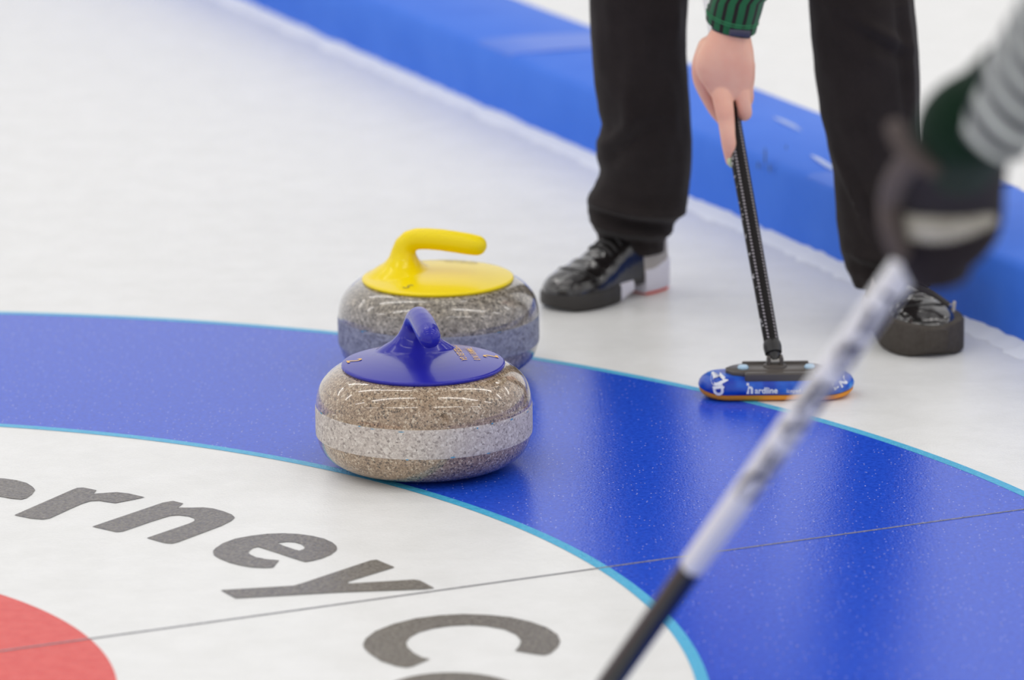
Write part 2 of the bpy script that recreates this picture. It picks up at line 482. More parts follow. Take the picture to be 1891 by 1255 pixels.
def letter(outer, hole=None, tf=None):
    z = .0008
    loops = [[ground(x, y) for x, y in outer]]
    if hole: loops.append([ground(x, y) for x, y in hole])
    if tf: loops = [[tf(p) for p in l] for l in loops]
    flat = [Vector((p.x, p.y, z)) for l in loops for p in l]
    tris = tessellate_polygon([[Vector((p.x, p.y, 0)) for p in l] for l in loops])
    mb = MB(); mb.add(flat, [list(t) for t in tris])
    return tag(build('painted_letter', mb, M['letter_ice'], floor, smooth=False), 'dark grey painted letter')
def zz(x0, y0, k, pts): return [(x0 + x * k, y0 + y * k) for x, y in pts]
E_out = zz(380, 970, .14278, [(95, 350), (100, 325), (130, 295), (220, 235), (380, 175), (600, 135), (800, 112), (1000, 105), (1200, 115), (1380, 140), (1530, 175), (1640, 225), (1690, 270), (1698, 300), (1690, 325), (1620, 380), (1500, 430), (1380, 460), (1290, 475), (1200, 450), (900, 350), (680, 280), (610, 295), (560, 335), (552, 360), (575, 380), (650, 415), (780, 440), (950, 455), (910, 500), (880, 540), (850, 549), (760, 552), (600, 545), (450, 520), (300, 480), (180, 430), (110, 390)])
E_hole = zz(380, 970, .14278, [(930, 230), (1050, 215), (1150, 220), (1240, 245), (1280, 280), (1280, 295), (1265, 310), (1210, 330), (1150, 315), (1000, 265)])
letter([(7, 884), (30, 887), (49, 892), (60, 899), (65, 905), (59, 913), (49, 920), (40, 922.5), (22, 921), (0, 917), (-40, 908), (-75, 900), (-90, 902), (-100, 911), (-86, 921), (-58, 927), (-30, 930), (-38, 941), (-50, 945), (-90, 942), (-128, 930), (-140, 915), (-122, 899), (-80, 886), (-30, 881)],
       [(-50, 892), (-22, 892), (-8, 896), (-8, 902), (-20, 904)])
letter(zz(0, 870, .14807, [(180, 550), (900, 235), (960, 212), (1040, 207), (1205, 240), (1165, 285), (1300, 275), (1460, 265), (1600, 280), (1740, 312), (1805, 327), (1700, 350), (1570, 375), (1440, 400), (1330, 385), (1240, 370), (1130, 375), (1030, 405), (880, 470), (730, 540), (620, 590), (530, 603), (380, 590)]))
letter(zz(160, 910, .15336, [(70, 408), (920, 120), (1040, 100), (1165, 130), (1095, 180), (1250, 182), (1400, 178), (1520, 190), (1650, 225), (1750, 265), (1785, 300), (1740, 340), (1620, 400), (1100, 595), (1030, 612), (940, 605), (725, 545), (1240, 370), (1300, 340), (1300, 310), (1230, 285), (1110, 270), (1010, 278), (900, 310), (790, 345), (440, 465), (360, 473)]))
letter(E_out, E_hole)
letter(zz(400, 1020, .2221, [(35, 315), (640, 278), (720, 255), (1280, 68), (1330, 62), (1480, 125), (1090, 245), (1100, 260), (1640, 228), (1690, 235), (1810, 298), (1730, 308), (1000, 335), (160, 383)]))
letter(zz(650, 1120, .21682, [(95, 320), (120, 270), (200, 210), (350, 150), (550, 100), (750, 75), (950, 65), (1150, 72), (1350, 92), (1520, 130), (1660, 180), (1750, 240), (1775, 300), (1750, 350), (1690, 400), (1640, 415), (1550, 405), (1390, 378), (1430, 330), (1440, 290), (1400, 240), (1300, 195), (1150, 168), (1000, 158), (850, 165), (700, 185), (570, 220), (490, 265), (460, 310), (475, 350), (530, 400), (600, 435), (665, 448), (590, 480), (520, 510), (460, 520), (380, 508), (250, 465), (150, 400), (105, 355)]))
oc = (834, 1288)
letter([(oc[0] + 139 * math.cos(a), oc[1] + 46 * math.sin(a)) for a in [2 * PI * k / 48 for k in range(48)]],
       [(oc[0] + 74 * math.cos(a), oc[1] + 25 * math.sin(a)) for a in [2 * PI * k / 36 for k in range(36)]])

# ------------------------------------------------------------------ blue divider at the side of the sheet
D0 = ground(438, 2); D1 = ground(1887.5, 638)
dd = (D1 - D0).normalized(); dn = Vector((-dd.y, dd.x, 0))          # dn points away from the sheet
if dn.y < 0: dn = -dn
DH, DW = .118, .27
def divider_run(a, b):
    prof = [(0, 0), (0, DH * .55), (.002, DH - .014), (.008, DH - .005), (.018, DH), (DW * .5, DH + .004), (DW - .018, DH), (DW - .006, DH - .006), (DW, DH - .018), (DW, 0)]
    mb = MB(); n = 60; rings = []
    for k in range(n + 1):
        c = a + (b - a) * (k / n)
        j = noise.noise(c * 2.3) * .003
        rings.append([c + dn * (x + j) + Vector((0, 0, max(z + (noise.noise(c * 3.1 + Vector((x * 5, 0, 7))) * .003 if z > .02 else 0), 0))) for x, z in prof])
    return loft(mb, rings)
dv = thing('sheet_divider', 'long low blue padded divider along the far edge of the ice sheet', 'divider', tuple(D0 - dd * 2.5))
build('padded_board', divider_run(D0 - dd * 2.5, D1 + dd * 2.0), M['divider'], dv, angle=60)
def on_div(px, py_ref):                                             # distance along the divider of a point of its foot
    return (ground(px, py_ref) - D0).dot(dd)
def tape(s, wd, tilt):
    mb = MB(); rings = []
    for x, z in [(.0072, DH - .0035), (.018, DH + .0018), (.08, DH + .0045), (DW * .5, DH + .0057), (.2, DH + .0045), (DW - .018, DH + .002), (DW - .006, DH - .003)]:
        c = D0 + dd * (s + tilt * x) + dn * x + Vector((0, 0, z))
        rings.append([c - dd * wd / 2, c + dd * wd / 2, c + dd * wd / 2 - Vector((0, 0, .0015)) , c - dd * wd / 2 - Vector((0, 0, .0015))])
    return loft(mb, rings)
# tape over the joints between foam boards
t1 = build('joint_tape', tape(on_div(1545, 475), .16, .25), M['divider_tape'], dv, angle=60)
M['glare_gloss'] = mat('glare_ridge_gloss', (.25, .40, .80), .05, coat=1.0, spec=1.0)  # slim glossy ridges added on the divider top to make its white glare streaks
for (xa, ya), (xb, yb), r_ in (((1497, 286), (1545, 318), .0042), ((1428, 216), (1480, 242), .0036)):
    qa, qb = ground(xa, ya, DH + .004), ground(xb, yb, DH + .004); mb = MB()
    tube(mb, [qa, qa + (qb - qa) * .3, qa + (qb - qa) * .7, qb], [.0006, r_, r_ * 1.2, .001], 16, side=(0, 0, 1)); build('glare_ridge', mb, M['glare_gloss'], t1)
t2 = build('joint_tape', tape(on_div(920, 206), .16, .2), M['divider_tape'], dv, angle=60)
for px, py, wpx, hpx in ((1413, 288, 4, 16), (1400, 305, 4, 7), (1421, 310, 4, 8), (1452, 272, 3, 4)):
    # small dark scuffs on the front face
    s = None
    p = at(px, py, 1.0); o = Vector((0, 0, CAM_H)); d = p - o
    tt = (D0 - dn * .0035 - o).dot(dn) / d.dot(dn); q = o + d * tt
    e = wpx / 1130; h = hpx / 1130
    ring = [q + dd * (e * math.cos(2 * PI * k / 14)) + Vector((0, 0, h * math.sin(2 * PI * k / 14))) for k in range(14)]
    mb = MB(); mb.add(ring, [list(range(14))]); build('scuff_mark', mb, M['scuff'], dv)
# frost that gathers along the foot of the divider
mb = MB(); n = 700; rings = []
for k in range(n + 1):
    s = -2.4 + k / n * ((D1 - D0).length + 4.2)
    c = D0 + dd * s
    a = .6 + .9 * noise.noise(Vector((s * 9, 0, 3))) + .8 * noise.noise(Vector((s * 40, 5, 1)))
    h = max(.002, .0055 * (1 + a * .8)); wd = max(.010, .026 * (1 + .6 * a))
    rings.append([c + dn * .004 + Vector((0, 0, -.001)), c + dn * .002 + Vector((0, 0, h)), c - dn * wd * .25 + Vector((0, 0, h * .8)), c - dn * wd * .6 + Vector((0, 0, h * .35)), c - dn * wd + Vector((0, 0, .0003)), c - dn * wd + Vector((0, 0, -.001))])
fr = build('frost_ridge', loft(mb, rings), M['frost'])
tag(fr, 'ragged white frost along the foot of the blue divider', 'frost', kind='stuff')

# ------------------------------------------------------------------ curling stones
SR = .1418                         # largest radius
RZ = .1335                         # height of the cap rim
BODY = [(0, 0), (.062, 0), (.066, .001), (.078, .0012), (.094, .0022), (.108, .005), (.120, .0105), (.1285, .017), (.1345, .0245), (.1385, .033), (.1405, .041), (.1413, .0465), (SR - .0004, .052), (SR - .0004, .080), (.1413, .086), (.1404, .093), (.1382, .1015), (.1348, .1095), (.129, .117), (.122, .1235), (.114, .1285), (.106, .1315), (.098, .1325), (0, .1325)]
B0, B1 = .0445, .0835              # striking band
def dome(r): return RZ + .003 + .0085 * max(0.0, 1 - (r / .107) ** 2)

def smooth_prof(p, n=4):
    return [(max(0, a), b) for a, b in cat_rom(p, n)]

def make_stone(label, loc, rz, body, band, plastic, prints):
    t = thing('curling_stone', label, 'curling stone', loc, rz)
    mb = MB(); lathe(mb, BODY[:2] + smooth_prof(BODY[2:22], 3) + BODY[22:], 144)
    build('granite_body', mb, body, t, local=True, angle=50)
    mb = MB(); rb = SR + .0003
    lathe(mb, [(SR - .004, B0 - .001), (.1417, B0), (.1420, B0 + .003), (rb, B0 + .007), (rb, B1 - .006), (.1420, B1 - .002), (.1416, B1), (SR - .004, B1 + .001)], 144)
    bd = build('striking_band', mb, band, t, local=True, angle=60); bd['label'] = 'paler matt striking band'
    rnd = random.Random(len(label))
    for k in range(20):
        mb = MB()
        a = rnd.uniform(0, 2 * PI); z = rnd.choice((B0 + .001, B1 - .001)) + rnd.uniform(-.002, .002); da = rnd.uniform(.008, .035)
        r = SR + .0006; hh = rnd.uniform(.0004, .0013)
        mb.add([(r * math.cos(a + da * u), r * math.sin(a + da * u), z + hh * v) for u, v in ((-1, -.4), (.2, -1), (1, .3), (.1, 1), (-.7, .7))], [[0, 1, 2, 3, 4]])
        build('paint_fleck', mb, M['chip_blue'], bd, local=True)
    # handle: cap plate, neck and grip as one moulding
    mb = MB()
    lathe(mb, [(0, RZ - .004), (.100, RZ - .004), (.1055, RZ - .002), (.1075, RZ + .001), (.1068, RZ + .0032)] + [(r, dome(r)) for r in (.103, .095, .085, .072, .056, .04, .02, 0.0)], 128)
    cl = [(-.052, .134), (-.0515, .145), (-.051, .153), (-.0505, .162), (-.0495, .171), (-.0465, .179), (-.040, .1858), (-.030, .1895), (-.015, .1905), (.005, .190), (.025, .1883), (.045, .1862), (.0575, .1848)]
    ra = [.052, .0375, .026, .0195, .0172, .0164, .0158, .0154, .0152, .0153, .0154, .0153, .0145]   # along the grip
    rl = [.062, .047, .0345, .0258, .0205, .0180, .0164, .0156, .0153, .0155, .0156, .0154, .0145]   # across it
    tube(mb, [(x, 0, z) for x, z in cl], list(zip(rl, ra)), 40, round1=True, side=(0, 1, 0))
    h = build('handle', mb, plastic, t, local=True)
    fuse(h, .0016, 9, .5)
    for body_txt, size, (x, y), ang, pm, bold in prints:
        vs, fs = text_mesh(body_txt, size, bold)
        ca, sa = math.cos(ang), math.sin(ang); mb = MB(); out = []
        for v in vs:
            px, py = x + v.x * ca - v.y * sa, y + v.x * sa + v.y * ca
            out.append((px, py, dome(math.hypot(px, py)) + .0007))
        mb.add(out, fs); build('lettering', mb, pm, h, local=True, smooth=False)
    return t

YB = math.radians(-80); YY = math.radians(-16)
def loc_xy(wx, wy, rz): c, s = math.cos(-rz), math.sin(-rz); return (wx * c - wy * s, wx * s + wy * c)
bp = at(783.5, 800, 5.851); yp = at(809.5, 570, 6.34)
OP = M['orange_print']
make_stone('tan granite curling stone with a blue handle, in front, on the blue ring', (bp.x, bp.y, .0006), YB, M['granite_tan'], M['band_tan'], M['blue_plastic'],
           [('2', .028, loc_xy(-.091, .004, YB), 0, OP, .0004), ('2', .028, loc_xy(.089, .020, YB), PI, OP, .0004),
            ('TAMARI I N 0', .0125, loc_xy(.064, .028, YB), 0, OP, .0001), ('SWEEZE LEX GA', .0125, loc_xy(.046, .030, YB), 0, OP, .0001)])
YP = M['olive_print']
make_stone('grey granite curling stone with a yellow handle, behind the blue-handled stone', (yp.x, yp.y, .0006), YY, M['granite_grey'], M['band_grey'], M['yellow_plastic'],
           [('5', .022, loc_xy(-.041, -.074, YY), math.radians(-32), YP, .0), ('MARIA N', .014, loc_xy(.028, .083, YY), 0, YP, 0), ('IN LEAD', .013, loc_xy(.032, .066, YY), 0, YP, 0)])

# ------------------------------------------------------------------ broom held by the standing player
bh = ground(1436, 742); HCX, HCY = bh.x + .0002, bh.y + .036
br = thing('curling_broom', 'black curling broom with a blue and orange pad, upright in a bare hand', 'broom', (HCX, HCY, 0), 0)
def stadium(L, W, n=14, k=1.0):
    """plan outline of a pad, rounded ends"""
    out = []; a = L / 2 - W / 2 * k
    for i in range(n + 1):
        t = -PI / 2 + PI * i / n; out.append((a + W / 2 * k * math.cos(t), W / 2 * math.sin(t)))
    for i in range(n + 1):
        t = PI / 2 + PI * i / n; out.append((-a + W / 2 * k * math.cos(t), W / 2 * math.sin(t)))
    return out
def ringz(L, W, z, k=1.0, bend=0.0): return [Vector((x, y, z + bend * (2 * abs(x) / L) ** 6)) for x, y in stadium(L, W, 14, k)]
mb = MB(); loft(mb, [ringz(.196, .060, .0008, 1, .003), ringz(.206, .068, .0022, 1, .004), ringz(.212, .072, .005, 1, .005), ringz(.213, .073, .0085, 1, .005), ringz(.205, .066, .010, 1, .005)])
op = build('pad_base', mb, M['orange_pad'], br, local=True, angle=60); op['label'] = 'orange pad base'
mb = MB(); loft(mb, [ringz(.207, .067, .0085, 1, .005), ringz(.2145, .0745, .0105, 1, .005), ringz(.2155, .0755, .016, 1, .003), ringz(.213, .073, .022, 1, .001), ringz(.206, .067, .0275), ringz(.194, .056, .0315), ringz(.176, .040, .0335), ringz(.16, .02, .034)])
pd = build('pad_cover', mb, M['pad'], br, local=True, angle=60); pd['label'] = 'glossy blue pad cover with white lettering'
def pad_front_text(txt, size, x0, z0, bold=0, ang=0):
    vs, fs = text_mesh(txt, size, bold); out = []; ca, sa = math.cos(ang), math.sin(ang)
    for v in vs:
        x = x0 + v.x * ca - v.y * sa; z = z0 + v.x * sa + v.y * ca
        # surface of the cover at height z
        tb = [(.0105, .0373), (.016, .0378), (.022, .0366), (.0275, .0336), (.0315, .0281), (.0335, .0201), (.036, .012)]
        y = tb[0][1]
        for (za, ya), (zb, yb) in zip(tb, tb[1:]):
            if za <= z <= zb: y = ya + (yb - ya) * (z - za) / (zb - za)
        a = .1078 - .0378; ex = abs(x) - a
        if ex > 0: y = math.sqrt(max(y * y - ex * ex, 1e-6))
        out.append((x, -y - .0007, z + .0006))
    mb = MB(); mb.add(out, fs)
    return build('lettering', mb, M['white_print'], pd, local=True, smooth=False)
pad_front_text('h', .019, -.0385, .0185, .0008)
pad_front_text('ardline', .0115, -.016, .0160, .0003)
pad_front_text('icepad', .008, .022, .0155, 0)
pad_front_text('UD', .018, -.0835, .0225, .0010, math.radians(-78))
pad_front_text('Z', .016, -.077, .0270, .0010, math.radians(-30))
pad_front_text('II', .016, .078, .0225, .0008, math.radians(30))
pad_front_text('N', .014, .090, .0245, .0006, math.radians(30))
# plate that carries the shaft
hexa = [(-.070, -.006), (-.070, .006), (-.060, .019), (-.048, .026), (.048, .026), (.060, .019), (.070, .006), (.070, -.006), (.060, -.019), (.046, -.0225), (-.046, -.0225), (-.060, -.019)]
mb = MB(); extrude_poly(mb, hexa, .0315, .0395, inset=.0018)
boxm(mb, (0.004, -.0275, .0335), (.098, .010, .013), .003)
boxm(mb, (0, .027, .036), (.092, .006, .012), .002)
pl = build('mounting_plate', mb, M['plate'], br, local=True, angle=50)
for sx in (-.046, .046):
    mb = MB(); lathe(mb, [(0, .039), (.0075, .039), (.0078, .0415), (.006, .0438), (0, .0443)], 28, (sx, -.002, 0))
    build('bolt', mb, M['bolt'], pl, local=True)
# pivot and shaft
s0 = at(1431, 682, 6.195); s_hand = at(1358, 255, 6.415); s_top = at(1313.5, 0, 6.545)
sdir = (s_hand - s0).normalized(); root = Vector((HCX, HCY, 0))
mb = MB(); pc = Vector((s0.x - HCX, s0.y - HCY, .0405))
lathe(mb, [(0, .0385), (.017, .0385), (.0165, .041), (.012, .043), (0, .0435)], 32, (pc.x, pc.y, 0))
for sgn in (-1, 1): boxm(mb, (pc.x + sgn * .0085, pc.y, .0465), (.005, .016, .016), .002)
build('pivot_bracket', mb, M['plate'], br, local=True, angle=50)
mb = MB(); tube(mb, [(pc.x - .012, pc.y - .001, .047), (pc.x + .012, pc.y - .001, .047)], [.0045, .0045], 20)
build('pivot_pin', mb, M['metal'], br, local=True)
base = Vector((s0.x, s0.y, .046)); sdir = (s_hand - base).normalized()
mb = MB(); tube(mb, [base, base + sdir * .012, base + sdir * .0125, base + sdir * .022, base + sdir * .028, base + sdir * .031], [.007, .0085, .0118, .0128, .0122, .0105], 32, side=(1, 0, 0))
build('ferrule', mb, M['black_carbon'], br, angle=50)
L_all = .98; k_white = (s_top - base).length / L_all
sd = sdir
DASH_U = (.68, .865)
M['dash'] = dash_mat()
p_a = base + sd * .028; p_b = base + sd * .505
mb = MB(); tube(mb, [p_a + (p_b - p_a) * (i / 60) for i in range(61)], [.0106 + .0018 * min(1, i / 45) for i in range(61)], 48, side=(1, 0, 0))
sh = build('shaft', mb, M['dash'], br); sh['label'] = 'black shaft with rows of white dashes'
mb = MB(); tube(mb, [base + sd * .505, base + sd * .75, base + sd * 1.12], [.0113, .0115, .0115], 40, round1=True, side=(1, 0, 0))
ug = build('upper_shaft', mb, M['white_shaft'], br); ug['label'] = 'pale grey upper shaft'

# ------------------------------------------------------------------ standing player (legs, hand and sleeve seen)
pr = thing('person', 'person in black trousers and green striped cuff standing astride, bare hand on the upright broom', 'person', (.40, 6.72, 0))

def interp(tab, y):
    if y <= tab[0][0]: return tab[0][1:]
    for a, b in zip(tab, tab[1:]):
        if a[0] <= y <= b[0]:
            t = (y - a[0]) / (b[0] - a[0]); t = t * t * (3 - 2 * t) * .5 + t * .5
            return tuple(p + (q - p) * t for p, q in zip(a[1:], b[1:]))
    return tab[-1][1:]

def leg_mesh(mb, tab, Yd, y_end, folds, upper, n=64):
    """tab: rows (photo y, left x, right x) measured on the trouser leg"""
    rings = []
    for (c, rx, ry) in upper:
        rings.append([Vector((c[0] + rx * math.cos(2 * PI * k / n), c[1] + ry * math.sin(2 * PI * k / n), c[2])) for k in range(n)])
    N = 110
    for i in range(N + 1):
        y = tab[0][0] + (y_end - tab[0][0]) * i / N
        xl, xr = interp(tab, y)
        Y = Yd(y)
        a = at(xl, y, Y); b = at(xr, y, Y); c = (a + b) / 2; rx = (b - a).length / 2
        ry = rx * .92
        ring = []
        for k in range(n):
            th = 2 * PI * k / n
            d = folds(y, th)
            d += .0016 * noise.noise(Vector((math.cos(th) * 3, math.sin(th) * 3, y * .018)))
            fr = max(0, -math.sin(th))           # keep the measured outline, fold the front
            d *= (.25 + 2.3 * fr)
            ring.append(Vector((c.x + (rx + d) * math.cos(th), c.y + (ry + d) * math.sin(th), c.z)))
        rings.append(ring)
    # turned hem
    last = rings[-1]; cc = sum(last, Vector()) / n
    rings.append([cc + (p - cc) * .97 + Vector((0, 0, .001)) for p in last])
    rings.append([cc + (p - cc) * .95 + Vector((0, 0, .03)) for p in last])
    loft(mb, rings, True, True)

def g(x, s): return math.exp(-(x / s) ** 2)
def folds_left(y, th):
    f = math.cos(th)                     # +1 at image right
    w = -math.sin(th)
    d = 0
    d += .006 * g(y - 376 - 14 * f, 9) - .006 * g(y - 396 - 16 * f, 9) + .005 * g(y - 415 - 12 * f, 9) - .004 * g(y - 436 - 8 * f, 8)
    d += .004 * g(y - (250 - 70 * (f + .8)), 16) * g(f + .6, .4) - .004 * g(y - (285 - 70 * (f + .8)), 18) * g(f + .6, .5)
    d += .004 * g(f - (-.35 - (y - 180) * .0012), .14) * g(y - 200, 70)
    d += .005 * g(f - .72, .12) * g(y - 30, 40) - .003 * g(y - 355, 20) * g(f - .3, .5)
    return d
def folds_right(y, th):
    f = math.cos(th)
    d = .004 * g(f - (-.80 + (y - 300) * .0040), .10) * g(y - 350, 70) - .003 * g(f - (-.60 + (y - 300) * .0040), .14) * g(y - 350, 80)
    d += .004 * g(f - .78, .07) * (1 if y < 260 else .4) - .003 * g(f - .66, .09)
    d += .004 * g(y - (30 + 60 * f), 14) * g(f - .3, .5) - .003 * g(y - (55 + 60 * f), 16) * g(f - .3, .5)
    d += .004 * g(y - 470 - 20 * f, 14) * g(f + .5, .6) - .003 * g(y - 495 - 20 * f, 14) * g(f + .5, .6)
    return d
TL = [(0, 1088, 1271), (60, 1090, 1268), (100, 1093, 1268), (150, 1097, 1271), (200, 1104, 1275), (228, 1111, 1276), (246, 1107, 1277), (262, 1101, 1278), (290, 1101, 1278), (312, 1107, 1277), (322, 1106, 1276), (340, 1098, 1274), (360, 1088, 1272), (374, 1083, 1270), (388, 1084, 1264), (400, 1090, 1256), (420, 1095, 1244), (435, 1103, 1233), (450, 1106, 1228), (464, 1110, 1227)]
TR = [(0, 1493, 1688), (60, 1497, 1694), (120, 1503, 1698), (200, 1513, 1700), (260, 1527, 1702), (320, 1539, 1704), (400, 1544, 1704), (460, 1552, 1704), (490, 1560, 1702), (515, 1572, 1698), (527, 1577, 1696)]
mb = MB()
zl = at(1180, 0, 6.74); zr = at(1590, 0, 6.62)
leg_mesh(mb, TL, lambda y: 6.74 + .08 * max(0, (y - 200) / 260), 462, folds_left,
         [((.30, 6.97, .98), .10, .11), ((.275, 6.95, .86), .105, .115), ((.235, 6.86, .70), .093, .098), ((.208, 6.78, .56), .080, .082)])
leg_mesh(mb, TR, lambda y: 6.62, 527, folds_right,
         [((.42, 6.97, .98), .10, .11), ((.445, 6.94, .86), .105, .115), ((.475, 6.80, .70), .093, .098), ((.497, 6.68, .56), .080, .082)])
tube(mb, [(.36, 6.97, .80), (.36, 6.97, .86), (.36, 6.965, .93), (.36, 6.94, 1.0), (.36, 6.92, 1.03)], [(.06, .05), (.165, .118), (.168, .120), (.155, .112), (.15, .108)], 64, side=(1, 0, 0))
trousers = build('trousers', mb, M['trouser'], pr, angle=70)
trousers['label'] = 'black cloth trousers creased above the shoes'

# --- jacket: torso bent forward, sleeves; the striped left cuff is what the photo shows
mb = MB()
tube(mb, [(.36, 6.97, .93), (.365, 6.90, 1.01), (.375, 6.77, 1.03), (.385, 6.62, 1.01), (.39, 6.50, .97), (.39, 6.40, .94)], [(.150, .105), (.155, .108), (.170, .110), (.180, .105), (.13, .08), (.065, .062)], 64, side=(1, 0, 0), round1=False)
tube(mb, [(.25, 6.52, .97), (.18, 6.53, .90), (.15, 6.60, .78), (.19, 6.66, .68), (.27, 6.70, .66)], [.062, .06, .052, .045, .038], 40, round0=True, round1=True)
tube(mb, [(.52, 6.52, .97), (.575, 6.51, .91), (.590, 6.505, .84), (.565, 6.50, .775)], [.062, .06, .053, .047], 40, round0=True)
jk = build('jacket', mb, M['black_knit'], pr, angle=70)
# left lower sleeve with turned cuff, green with black stripes
hp = 6.425
rows = [(1303, 33, 1397, 55), (1305, 22, 1400, 42), (1308, 10, 1406, 25), (1311, 0, 1412, 3)]
rings = []; n = 56
def sleeve_ring(c, axis_w, axis_d, rw, rd, droop=0.0):
    return [c + axis_w * (rw * math.cos(2 * PI * k / n)) + axis_d * (rd * math.sin(2 * PI * k / n)) + Vector((0, 0, droop * max(0, -math.sin(2 * PI * k / n)))) for k in range(n)]
for k, (xl, yl, xr, yr) in enumerate(rows):
    a = at(xl, yl, hp); b = at(xr, yr, hp); c = (a + b) / 2; w_ = (b - a)
    rings.append(sleeve_ring(c, w_.normalized(), Vector((0, 1, 0)), w_.length / 2, .031 + .001 * k, -.012 * (1 - k / 3.0)))
for c, rw, rd in (((.345, 6.437, .545), .040, .036), ((.415, 6.46, .62), .043, .040), ((.505, 6.48, .71), .046, .044), ((.560, 6.50, .785), .050, .048)):
    rings.append(sleeve_ring(Vector(c), Vector((.82, 0, -.57)), Vector((0, 1, 0)), rw, rd))
inner = [sum(rings[0], Vector()) / n + (p - sum(rings[0], Vector()) / n) * .93 + Vector((0, 0, .02)) for p in rings[0]]
mb = MB(); loft(mb, [inner] + rings, True, True)
cf = build('sleeve_cuff', mb, M['green_stripe'], jk, angle=70); cf['label'] = 'green sleeve end with black stripes'
mb = MB()
for off in (0.0, .0035):                       # raised hem seam
    pts = [p + Vector((0, 0, off)) for p in rings[1]]
    cc = sum(pts, Vector()) / n
    tube(mb, [cc + (p - cc) * 1.012 for p in pts + pts[:1]], [.0008] * (n + 1), 8)
build('hem_seam', mb, mat('green_seam', (.03, .22, .09), .8), cf)

# --- forearm and hand: one continuous skin
HY = 6.408
def hpt(px, py, dy=0.0): return at(px, py, HY + dy)
mb = MB()
palm = [(1360, -2, 24, .018), (1356, 18, 27, .0195), (1350, 45, 31, .0205), (1345, 70, 41, .0225), (1341, 95, 50, .024), (1339, 120, 53.5, .023), (1341, 142, 50, .020), (1344, 158, 43, .017), (1345, 172, 36, .014), (1346, 182, 29, .011)]
pal = cat_rom([tuple(map(float, p)) for p in palm], 4)
rings = []
for x, y, hw, hd in pal:
    c = hpt(x, y, .012); rw = hw * 6.62 / F_PX
    rings.append([c + Vector((rw * math.copysign(abs(math.cos(t)) ** .9, math.cos(t)), hd * math.copysign(abs(math.sin(t)) ** .85, math.sin(t)), 0)) for t in [2 * PI * k / 40 for k in range(40)]])
loft(mb, rings)
def finger(pts, rad): tube(mb, cat_rom([tuple(hpt(*p)) + (r,) for p, r in zip(pts, rad)], 6) and [q[:3] for q in cat_rom([tuple(hpt(*p)) + (r,) for p, r in zip(pts, rad)], 6)], [q[3] for q in cat_rom([tuple(hpt(*p)) + (r,) for p, r in zip(pts, rad)], 6)], 24, round0=True, round1=True)
finger([(1331, 128, .020), (1333, 168, .0085), (1338, 203, -.001), (1341, 222, -.0035), (1344, 250, -.009), (1347, 272, -.009), (1350.5, 297, -.007)], [.0165, .0155, .0134, .0122, .0108, .0103, .0082])
finger([(1364, 130, .018), (1370, 172, .010), (1375.5, 203, .012), (1374, 211, .024), (1362, 206, .036), (1350, 198, .040)], [.0135, .0118, .0102, .0098, .0092, .0085])
finger([(1373, 125, .016), (1378, 162, .018), (1378, 186, .028), (1366, 190, .042), (1352, 182, .046)], [.0125, .0105, .0098, .009, .0082])
finger([(1380, 120, .016), (1382, 146, .026), (1378, 166, .038), (1364, 170, .048), (1352, 164, .050)], [.0115, .0092, .0085, .008, .0072])
finger([(1309, 88, .020), (1297, 120, .026), (1295, 148, .030), (1306, 177, .036), (1322, 206, .040), (1340, 228, .040)], [.0165, .0150, .0118, .0100, .0090, .0078])
hand = build('body', mb, M['skin'], pr)
fuse(hand, .0014, 12, .5)
hand['label'] = 'bare hand, index finger straight along the shaft'
mb = MB(); nc = hpt(1351, 298, -.0148); n_ = 24
rings = []
for f, dz in ((1, 0), (.86, -.0012), (.5, -.0021), (.08, -.0024)):
    rings.append([nc + Vector((.0062 * f * math.cos(t) - .15 * .0090 * f * math.sin(t) * -1 * -.3, dz, .0090 * f * math.sin(t))) for t in [2 * PI * k / n_ for k in range(n_)]])
build('fingernail', loft(mb, rings), M['nail'], hand)
# wrist watch
mb = MB(); wr = []
wc = (hpt(1318, 46, .012) + hpt(1382, 60, .012)) / 2
wa = (hpt(1382, 60, .012) - hpt(1318, 46, .012)).normalized()
def watch_ring(off, ex, w=56): return [wc + Vector((0, 0, off)) + wa * ((.0262 + ex) * math.cos(2 * PI * k / w)) + Vector((0, (.0232 + ex) * math.sin(2 * PI * k / w), 0)) for k in range(w)]
loft(mb, [watch_ring(-.0065, .0005), watch_ring(-.0065, .0022), watch_ring(.010, .0022), watch_ring(.010, .0005)], False, False)
wt = build('wristwatch', mb, M['strap'], pr, angle=50)
q = at(1366, 61, HY - .0135)
mb = MB(); boxm(mb, q, (.030, .008, .010), .0025, rot=Matrix.Rotation(math.radians(6), 3, 'Y'))
build('watch_case', mb, M['watch_case'], wt)

